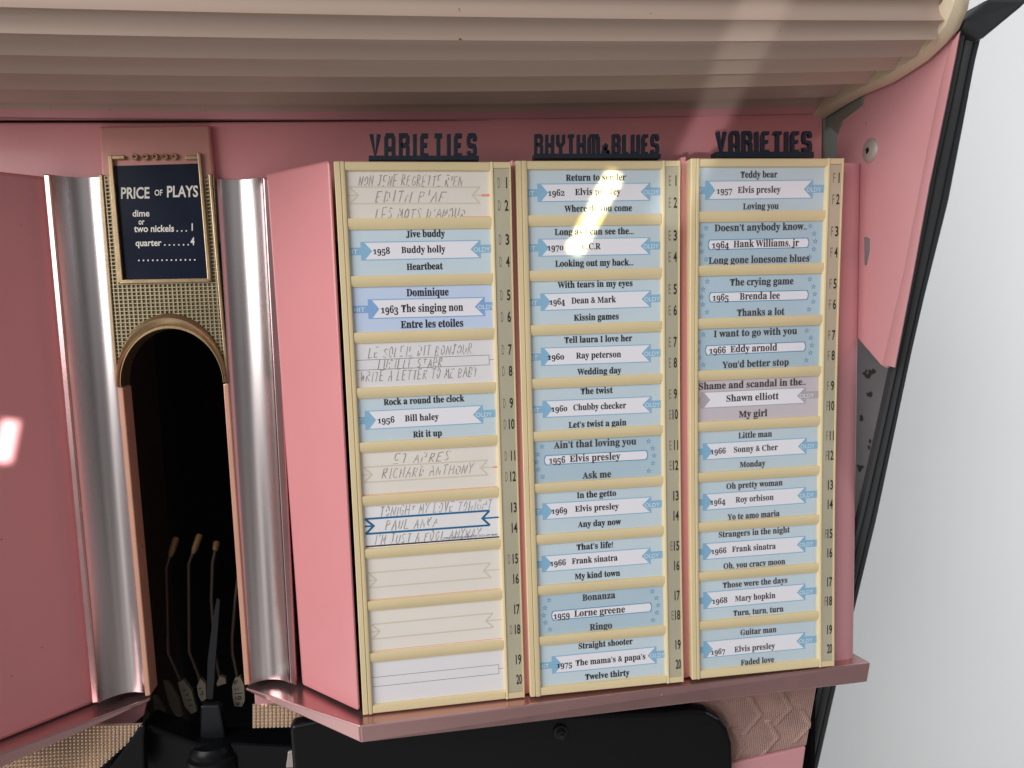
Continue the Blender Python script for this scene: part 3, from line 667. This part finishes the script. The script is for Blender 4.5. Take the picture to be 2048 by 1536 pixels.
cx0 = xL(az); ncol = int((xR(az) - cx0) / pc) + 3; nrow = int((oTL[1] - az) / pr_) + 2
lat = MB()
for i in range(-2, ncol):
    for j in range(nrow):
        x0 = cx0 + i * pc; z1 = oTL[1] - j * pr_; xc, zc = x0 + pc / 2, z1 - pr_ / 2
        if not (xL(zc) - pc * .3 < xc < xR(zc) + pc * .3) or zc < az: continue
        if ((xc - acx) / rxO) ** 2 + ((zc - az) / rzO) ** 2 < .93: continue
        if fTL[0] + .002 < xc < fTR[0] - .001 and zc > fBL[1] + .001: continue
        a, b = .30, .70
        v = [(x0, z1), (x0 + pc, z1), (x0 + pc, z1 - pr_), (x0, z1 - pr_)]
        w = [(x0 + pc * a, z1 - pr_ * a), (x0 + pc * b, z1 - pr_ * a), (x0 + pc * b, z1 - pr_ * b), (x0 + pc * a, z1 - pr_ * b)]
        s = .12; ww = [(x0 + pc * s, z1 - pr_ * s), (x0 + pc * (1 - s), z1 - pr_ * s), (x0 + pc * (1 - s), z1 - pr_ * (1 - s)), (x0 + pc * s, z1 - pr_ * (1 - s))]
        V = [Y3(p, YS + .0006) for p in v] + [Y3(p, YS + .0006) for p in ww] + [Y3(p, YS + .0021) for p in w]
        lat.add(V, [(m, (m + 1) % 4, 4 + (m + 1) % 4, 4 + m) for m in range(4)] + [(4 + m, 4 + (m + 1) % 4, 8 + (m + 1) % 4, 8 + m) for m in range(4)] + [(8, 9, 10, 11)])
SG = thing('tmp', '', '', (0, 0, 0)); bpy.data.objects.remove(SG)
face = MB(); face.prism([Y3(gTL, YS + .0012), Y3(gTR, YS + .0012), Y3(gBR, YS + .0012), Y3(gBL, YS + .0012)], (0, .003, 0), 0)
def sgn(s, x0, x1, yb, h, style='cond', cap=.73, sl=0.0):
    v, f = fit(s, x0, x1, yb, h, style, cap)
    face.add([at(x, y + sl * (x - x0), YS + .0011) for x, y in v], f, 1)
for s, x0, x1, yb, h in (("PRICE", 242, 299, 397, 23), ("OF", 309, 325, 391, 12), ("PLAYS", 334, 396, 394, 23), ("dime", 265, 299, 433, 13.5), ("or", 277, 289, 449, 12.5),
                         ("two nickels", 268, 348, 464, 14), (". . .", 353, 374, 463, 14), ("1", 383.3, 385.5, 461, 15), ("quarter", 271, 323, 492, 13.5), (". . . . . .", 328, 378, 491, 14), ("4", 381, 389, 490, 16), (". . . . . . . . . . . . .", 276, 391, 522, 15)):
    sgn(s, x0, x1, yb, h, sl=-.012)
price = obj('price_sign', face, [SIGN, WHITE], JB)
price['label'] = 'navy glass sign reading PRICE OF PLAYS in white'
obj('lattice', lat, BRONZED, price)
fm = MB()
def rail(a, b, c, d): fm.prism([Y3(a, YS - .0012), Y3(b, YS - .0012), Y3(c, YS - .0012), Y3(d, YS - .0012)], (0, .005, 0))
il = .0002
rail(fTL, (gTL[0] - il, fTL[1]), (gBL[0] - il, fBL[1] + .0012), fBL)
rail((gTR[0] + il, fTR[1]), fTR, fBR, (gBR[0] + il, fBR[1] + .0012))
rail((gBL[0] - il + .0001, gBL[1] - .0001), (gBR[0] + il - .0001, gBR[1] - .0001), (fBR[0] - .0006, fBR[1]), (fBL[0] + .0006, fBL[1]))
for a, b in ((220, 249), (370, 401)):
    fm.prism([at(a, 311, YS - .0009), at(b, 310, YS - .0009), at(b, 318, YS - .0009), at(a, 319, YS - .0009)], (0, .003, 0))
obj('sign_frame', fm, BRONZE, price, bevel=.0004)
er = MB()
for (a, b) in ((lambda z: xL(z) - .0006, lambda z: xL(z) + .0011), (lambda z: xR(z) - .0011, lambda z: xR(z) + .0006)):
    er.prism([np.array([a(oTL[1]), YS - .0002, oTL[1] + .001]), np.array([b(oTL[1]), YS - .0002, oTL[1] + .001]), np.array([b(az), YS - .0002, az]), np.array([a(az), YS - .0002, az])], (0, .004, 0))
obj('edge_rib', er, BRONZE, price, bevel=.0004)
for px in (270, 291, 310.5, 330, 349):
    c = at(px, 313.5 - (px - 310) * .012, YS); rv = MB()
    rows = []
    for rr, dy in ((.0017, .0012), (.0017, -.0006), (.0013, -.0010), (.0010, -.0010), (.0008, -.0002), (.0003, -.0004)):
        rows.append([c + np.array([rr * math.cos(t * math.pi / 8), dy, rr * math.sin(t * math.pi / 8)]) for t in range(16)])
    rv.grid(rows, 0, True); obj('rivet', rv, BRONZE, price, smooth=True)
ar = MB(); rows = []
for i in range(49):
    t = math.pi * i / 48; row = []
    for s, d in ((0, .0010), (.06, -.0008), (.3, -.0022), (.62, -.0012), (.72, -.0002), (.80, -.0009), (.95, -.0009), (1, .0002), (1.0, .012)):
        rx = rxO + (rxI - rxO) * s; rz = rzO + (rzI - rzO) * s
        row.append(np.array([acx - rx * math.cos(t), YS + d, az + rz * math.sin(t)]))
    rows.append(row)
ar.grid(rows); obj('arch_trim', ar, BRONZE, price, smooth=True)

# ledges
def ledge(pts, drops, m=COPPER):
    mb = MB(); mb.prism(pts, np.array(drops)); return obj('ledge', mb, m, JB, bevel=.0010, seg=3)
FL, FR, LT, RB = atz(719, 1452, Z0), atz(1742, 1325, Z0), atz(490, 1376, Z0), atz(1712, 1309, Z0)
dn = lambda t, f=0.0: (0, f, -t)
ledge([LT, FL, FR, FR + np.array([-.004, .020, 0]), np.array([FR[0] - .004, .060, Z0]), np.array([LT[0] + .004, .060, Z0])],
      [dn(.0022, .001), dn(.0118, .0035), dn(.0140, .003), dn(.0140), dn(.0118), dn(.0022)])
l1, l2 = atz(301, 1396, Z0), atz(0, 1508, Z0); l0 = ex(l1, l2, 1.6)
ledge([l0, l1, np.array([l1[0] - .004, .060, Z0]), np.array([l0[0], .060, Z0])], [dn(.0118, .003), dn(.0022, .001), dn(.0022), dn(.0118)])

gap_strip = MB()
gap_strip.grid([[at(x, 240.5, YB - .0026), at(x, 245.5 - max(0, x - 300) * .0068, YB - .0026)] for x in range(-60, 1000, 40)])
obj('dark_gap_line', gap_strip, VOID, canopy)  # black strip put in for the dark gap under the canopy
# right side: pink side wall, end panel, post, gasket
side_px = [(1673, 268), (1676, 225), (1722, 180), (1795, 130), (1862, 90), (1912, 50), (1908, 78), (1886, 170), (1840, 400), (1772, 737), (1760, 730), (1700, 660), (1660, 640)]
XW = XS + .002
mb = MB(); mb.prism([atx(x, y, XW) for x, y in side_px], (.003, 0, 0)); sp = obj('side_panel', mb, PINKD, JB, bevel=.001)
fl = MB(); li = [(1905, 80), (1885, 150), (1862, 260), (1838, 385), (1806, 550), (1765, 728)]; lo = [(1922, 62), (1911, 120), (1890, 225), (1860, 370), (1828, 545), (1791, 735)]
fl.grid([[atx(a[0], a[1], XW - .0003), atx(a[0] + 2, a[1] + 1, XW - .0022), atx(b[0] - 2, b[1], XW - .0022), atx(b[0], b[1], XW - .0003), atx(b[0], b[1], XW + .006)] for a, b in zip(li, lo)])
a, b = li[-1], lo[-1]
fl.add([atx(a[0], a[1], XW), atx(a[0] + 2, a[1] + 1, XW - .0022), atx(b[0] - 2, b[1], XW - .0022), atx(b[0], b[1], XW)], [(0, 1, 2, 3)])
obj('flange', fl, PINKD, sp, smooth=True)
c = atx(1741, 301, XW); sc = MB(); rows = []
for rr, dx in ((.0066, .0005), (.0066, -.0004), (.0055, -.0012), (.0035, -.0019), (.0018, -.0021), (.0016, -.0012)):
    rows.append([c + np.array([dx, rr * math.cos(t * math.pi / 12), rr * math.sin(t * math.pi / 12)]) for t in range(24)])
sc.grid(rows, 0, True); sc.add(rows[-1], [tuple(range(24))])
for q in range(2):
    ang = .5 + q * math.pi / 2; u = np.array([0, math.cos(ang), math.sin(ang)]); w = np.array([0, -math.sin(ang), math.cos(ang)])
    sc.prism([c + np.array([-.00215 - .00005 * q, 0, 0]) + u * a + w * b for a, b in ((-.0016, -.0003), (.0016, -.0003), (.0016, .0003), (-.0016, .0003))], (.0006, 0, 0), 1)
obj('screw', sc, [STEEL, VOID], sp, smooth=True)
quad('corner_post', POST, [at(1646, 150, YB - .001), at(1760, 120, YB - .001), at(1760, 345, YB - .001), at(1648, 345, YB - .001)], (0, .01, 0), bevel=.001)
quad('corner_shade', POST, [atx(1652, 246, XS + .0005), atx(1674, 268, XS + .0012), atx(1684, 240, XS + .0012), atx(1724, 210, XS + .0012), atx(1728, 170, XS + .0005), atx(1660, 200, XS + .0005)], (.004, 0, 0), bevel=.0006)  # corner piece whose grey stands for shading beside the canopy rim
ep = MB(); rows = []
for t in [i / 16 for i in range(17)]:
    a = at(1680, 326, .008) * (1 - t) + at(1660, 1330, .008) * t; b = at(1728, 326, .008) * (1 - t) + at(1714, 1322, .008) * t
    w = b - a; rows.append([a + np.array([0, .01, 0]), a, a + w * .55, a + w * .82 + np.array([0, .0008, 0]), a + w * .95 + np.array([0, .0025, 0]), b + np.array([0, .006, 0]), b + np.array([0, .03, 0])])
ep.grid(rows); ep.add(rows[0], [tuple(range(7))]); obj('end_panel', ep, PINKD, JB, bevel=.0006, smooth=True)
quad('latch_edge', GREYM, [atx(1728, 474, XW - .0015), atx(1735, 478, XW - .0015), atx(1735, 500, XW - .0015), atx(1729, 530, XW - .0015)], (.002, 0, 0), sp)
# rubber gasket, ribbed along its length
gl = [(1932, 40), (1923, 62), (1913, 114), (1894, 205), (1862, 346), (1826, 538), (1793, 705), (1757, 870), (1719, 1036), (1675, 1215), (1633, 1390), (1608, 1500), (1585, 1600)]
gr = [(1974, 30), (1964, 74), (1951, 128), (1929, 246), (1899, 401), (1851, 592), (1826, 700), (1790, 870), (1755, 1036), (1713, 1210), (1671, 1385), (1645, 1500), (1622, 1600)]
def along(pl, t):
    s = t * (len(pl) - 1); i = min(int(s), len(pl) - 2); f = s - i; return np.array(pl[i]) * (1 - f) + np.array(pl[i + 1]) * f
def byy(pl, y):
    for a, b in zip(pl[:-1], pl[1:]):
        if b[1] >= y: f = (y - a[1]) / (b[1] - a[1]); return a[0] + (b[0] - a[0]) * f
    return pl[-1][0]
gk = MB(); rows = []; XG = XW + .003
gp = [(0, .004), (0, 0), (.12, -.0012), (.24, 0), (.28, .0016), (.34, 0), (.52, -.0014), (.66, 0), (.70, .0016), (.76, .0002), (.9, -.0004), (1, .0008), (1, .012)]
for y in [45 + i * 25 for i in range(63)]:
    a = atx(byy(gl, y), y, XG); b = atx(byy(gr, y), y, XG + .004)
    b = at(byy(gr, y), y, a[1] + .002)
    rows.append([a + (b - a) * s + np.array([0, d, 0]) for s, d in gp])
gk.grid(rows); obj('gasket', gk, RUBBER, JB, smooth=True)
y0 = atx(1932, 60, XG)[1]
rl = MB(); rl.prism([at(1925, 58, y0 - .001), at(1930, 40, y0 - .003), at(1978, -4, y0 - .006), at(2062, -4, y0 - .006), at(2046, 12, y0 - .005), at(1966, 78, y0 - .001)], (0, .014, 0))
obj('dome_rail', rl, RUBBER, JB, bevel=.003, seg=3)
quad('back_plate', GREYM, [at(1700, 640, .033), at(1800, 640, .033), at(1795, 735, .033), at(1735, 1010, .033), at(1690, 1150, .033)], (0, .002, 0))

# grilles under the ledges
def grille(name, TL, TR, BL, BR, nx, ny, h, m, relief=None, keep=None):
    mb = MB(); P = lambda s, t: (TL * (1 - s) + TR * s) * (1 - t) + (BL * (1 - s) + BR * s) * t
    for i in range(nx):
        for j in range(ny):
            s0, s1, t0, t1 = i / nx, (i + 1) / nx, j / ny, (j + 1) / ny; sc_, tc_ = (s0 + s1) / 2, (t0 + t1) / 2
            if keep and not keep(sc_, tc_): continue
            f = (lambda s, t: np.array([0, -relief(s, t), 0])) if relief else (lambda s, t: np.zeros(3))
            ds, dt = (s1 - s0) * .3, (t1 - t0) * .3
            V = [P(s, t) + f(s, t) for s, t in ((s0, t0), (s1, t0), (s1, t1), (s0, t1))] + [P(s, t) + f(sc_, tc_) + np.array([0, -h, 0]) for s, t in ((s0 + ds, t0 + dt), (s1 - ds, t0 + dt), (s1 - ds, t1 - dt), (s0 + ds, t1 - dt))]
            mb.add(V, [(q, (q + 1) % 4, 4 + (q + 1) % 4, 4 + q) for q in range(4)] + [(4, 5, 6, 7)])
    return obj(name, mb, m, JB)
YG = .034
grille('speaker_grille', at(-60, 1452, YG), at(286, 1446, YG), at(-60, 1590, YG), at(286, 1556, YG), 44, 18, .0017, GOLDM, keep=lambda s, t: t < 1.05 - max(0, s - .62) * 2.4 )
grille('speaker_grille', at(505, 1408, YG), at(640, 1405, YG), at(505, 1455, YG), at(640, 1452, YG), 17, 7, .0017, GOLDM)
def zig(s, t):
    d = 0.0
    for k_, (a, b) in enumerate(((.2, .1), (.45, .05), (.7, .0), (.33, .5), (.62, .45), (.9, .35))):
        u = s - a; v = t - b
        w = abs(u - .35 * v if v < .3 else u - .105 + .5 * (v - .3)); d += .0013 * min(1, max(0, 1.6 - w / .018)) * (0 <= v < .55)
    return min(d, .0013)
EMB = mat('embossed_foil', lin(214, 190, 182), 0.34, metal=0.5, var=0.2, vscale=80)
grille('embossed_grille', at(1385, 1394, .030), at(1632, 1376, .030), at(1385, 1545, .030), at(1612, 1490, .030), 60, 36, -.0013, EMB, relief=zig)
quad('lower_panel', PINKD, [at(1440, 1533, .027), at(1612, 1494, .027), at(1597, 1600, .027), at(1420, 1600, .027)], (0, .003, 0), bevel=.0008)
quad('lower_panel', PINKD, [at(120, 1440, .050), at(296, 1390, .050), at(286, 1432, .050), at(270, 1446, .050), at(120, 1462, .050)], (0, .003, 0), bevel=.0006)
quad('lower_panel', PINKD, [at(508, 1378, .050), at(620, 1400, .050), at(620, 1418, .050), at(510, 1413, .050)], (0, .003, 0), bevel=.0006)
# black cover with a rounded shoulder, and its bolt
cov = [(590, 1620), (578, 1452), (640, 1440), (1340, 1424), (1385, 1419), (1415, 1422), (1440, 1436), (1457, 1458), (1466, 1490), (1469, 1620)]
cv = quad('mechanism_cover', BLACK, [at(x, y, .018) for x, y in cov], (0, .010, 0), bevel=.003, seg=4)
bt = MB(); c = at(1122, 1466, .016)
def disc(c, r, y0, y1, n, r2=None, ph=0):
    bt.prism([c + np.array([r * math.cos(2 * math.pi * i / n + ph), y0, r * math.sin(2 * math.pi * i / n + ph)]) for i in range(n)], (0, y1 - y0, 0))
disc(c, .0042, .0, .0015, 28); disc(c, .0028, -.003, -.0001, 6, ph=.4); disc(c, .0013, -.0045, -.0031, 20)
obj('bolt', bt, DARKST, cv, bevel=.0003)
# dark housing behind everything
mb = MB()
mb.prism([(-.62, .16, .06), (.19, .16, .06), (.19, .16, -.55), (-.62, .16, -.55)], (0, .004, 0))
mb.prism([(XS - .001, .05, .03), (XS - .001, .16, .03), (XS - .001, .16, -.55), (XS - .001, .05, -.55)], (.003, 0, 0))
for x0, x1 in ((-.62, -.243), (-.128, -.1)):
    mb.prism([(x0, .052, -.02), (x1, .052, -.02), (x1, .052, -.285), (x0, .052, -.285)], (0, .004, 0))
mb.prism([(-.1, .012, -.002), (.19, .012, -.002), (.19, .012, -.284), (-.1, .012, -.284)], (0, .004, 0))
obj('inner_housing', mb, VOID, JB)
side = quad('cavity_wall', mat('cavity_maroon', (0.035, 0.012, 0.012), 0.7, var=0.3), [(-.243, .058, -.05), (-.243, .155, -.05), (-.243, .155, -.4), (-.243, .058, -.4)], (-.002, 0, 0))

# ------------------------------------------------------------------ selector levers in the dark opening
GRP = 'selector levers in the opening'
def lever(label, wire, tip, tagp, yw, marks=None, r=.0011):
    b = at(*(tagp[2] if tagp else wire[-1]), yw); root = thing('selector_lever', label, 'selector lever', b, GRP)
    mb = MB(); pts = [at(x, y, yw) for x, y in wire]; mb.tube(pts, r); obj('wire', mb, WIRE, root, smooth=True)
    if tip:
        mb = MB(); a, c = at(*tip[0], yw + .004), at(*tip[1], yw - .001)
        mb.tube([a, a + (c - a) * .12, a + (c - a) * .75, c], [.0015, .0021, .0019, .0012], 12); obj('tip', mb, TIP, root, smooth=True)
    if tagp:
        mb = MB(); mb.prism([at(x, y, yw - .002) for x, y in tagp], (0, .003, 0)); 
        for q in marks or []:
            v, f = ribbon(q, 2.2); mb.add([at(x, y, yw - .0021) for x, y in v], f, 1)
        obj('tag', mb, [TAG, INK], root)
    return root
Z = lambda x, y: (x / 2.926, 1036 + y / 2.926)
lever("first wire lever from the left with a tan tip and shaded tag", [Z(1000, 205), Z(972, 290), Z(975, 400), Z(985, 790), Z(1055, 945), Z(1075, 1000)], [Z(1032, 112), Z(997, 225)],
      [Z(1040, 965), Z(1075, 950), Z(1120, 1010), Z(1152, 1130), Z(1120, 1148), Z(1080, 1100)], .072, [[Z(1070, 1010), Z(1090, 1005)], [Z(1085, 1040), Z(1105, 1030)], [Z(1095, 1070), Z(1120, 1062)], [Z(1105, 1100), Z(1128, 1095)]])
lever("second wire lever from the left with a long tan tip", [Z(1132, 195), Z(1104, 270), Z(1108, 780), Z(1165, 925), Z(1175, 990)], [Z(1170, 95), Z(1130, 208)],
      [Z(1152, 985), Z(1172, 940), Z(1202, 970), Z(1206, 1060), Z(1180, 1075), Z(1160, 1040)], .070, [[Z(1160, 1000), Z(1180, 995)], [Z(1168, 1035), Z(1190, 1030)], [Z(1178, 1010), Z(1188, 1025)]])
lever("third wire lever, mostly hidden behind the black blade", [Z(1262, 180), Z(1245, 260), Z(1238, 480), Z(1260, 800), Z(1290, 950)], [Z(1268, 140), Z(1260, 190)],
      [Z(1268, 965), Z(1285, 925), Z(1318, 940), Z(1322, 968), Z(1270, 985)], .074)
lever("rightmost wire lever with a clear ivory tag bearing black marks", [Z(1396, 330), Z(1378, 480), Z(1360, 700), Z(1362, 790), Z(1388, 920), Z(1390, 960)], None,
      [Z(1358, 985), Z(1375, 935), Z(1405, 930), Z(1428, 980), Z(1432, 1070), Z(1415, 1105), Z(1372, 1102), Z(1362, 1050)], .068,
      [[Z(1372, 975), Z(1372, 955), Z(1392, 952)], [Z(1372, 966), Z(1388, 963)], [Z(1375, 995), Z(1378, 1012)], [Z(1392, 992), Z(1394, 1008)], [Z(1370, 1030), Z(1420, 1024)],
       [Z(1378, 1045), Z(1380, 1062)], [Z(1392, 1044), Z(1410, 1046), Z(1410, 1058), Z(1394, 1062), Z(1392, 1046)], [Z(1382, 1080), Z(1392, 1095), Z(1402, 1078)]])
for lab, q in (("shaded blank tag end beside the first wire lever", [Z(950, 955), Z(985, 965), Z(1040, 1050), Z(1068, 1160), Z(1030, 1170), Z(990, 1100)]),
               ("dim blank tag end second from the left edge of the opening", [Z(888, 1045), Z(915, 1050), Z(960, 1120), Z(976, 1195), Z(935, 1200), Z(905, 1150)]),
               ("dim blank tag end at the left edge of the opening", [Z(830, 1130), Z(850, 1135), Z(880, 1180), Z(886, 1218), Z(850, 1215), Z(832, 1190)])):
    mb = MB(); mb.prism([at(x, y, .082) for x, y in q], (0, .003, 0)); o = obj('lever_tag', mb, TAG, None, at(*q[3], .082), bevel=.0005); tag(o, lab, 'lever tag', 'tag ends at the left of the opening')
bl = thing('reject_lever', 'black blade lever on a dark bracket in front of the wire levers', 'lever', at(*Z(1240, 1330), .05))
mb = MB(); mb.prism([at(*Z(*p), .056) for p in ((1268, 470), (1288, 480), (1280, 600), (1258, 900), (1246, 1065), (1206, 1062), (1214, 830), (1240, 620))], (0, .002, 0)); obj('blade', mb, DARKST, bl, bevel=.0004)
mb = MB(); mb.prism([at(*Z(*p), .052) for p in ((1172, 1098), (1285, 1096), (1300, 1180), (1325, 1320), (1168, 1330))], (0, .006, 0)); obj('bracket', mb, DARKST, bl, bevel=.0012)
mb = MB(); c = at(*Z(1255, 1400), .05)
rows = [[c + np.array([rr * math.cos(t * math.pi / 16), rr * math.sin(t * math.pi / 16) * .9, zz]) for t in range(32)] for rr, zz in ((.004, .011), (.0115, .010), (.0135, .0075), (.0135, .004), (.0155, .003), (.0155, -.03))]
mb.grid(rows, 0, True); obj('pivot_base', mb, BLACK, bl, smooth=True)
quad('clip', STEEL, [at(*Z(*p), .043) for p in ((1684, 1370), (1722, 1362), (1726, 1450), (1715, 1463), (1672, 1463), (1680, 1410))], (0, .002, 0), bevel=.0006)
quad('deck_plate', BLACK, [at(*Z(*p), .0315) for p in ((600, 1560), (650, 1450), (700, 1385), (765, 1290), (826, 1208), (850, 1216), (842, 1300), (850, 1560))], (0, .006, 0), bevel=.0015)
dk = quad('deck_plate', BLACK, [at(*Z(*p), .045) for p in ((640, 1440), (835, 1235), (850, 1215), (1160, 1330), (1340, 1325), (1720, 1340), (1760, 1500), (600, 1520))], (0, .02, 0), bevel=.002)

# ------------------------------------------------------------------ setting
wm = MB(); wm.prism([(-2.5, .30, 1.6), (2.5, .30, 1.6), (2.5, .30, -1.6), (-2.5, .30, -1.6)], (0, .1, 0))
w = obj('wall', wm, WALLM); w['kind'] = 'structure'
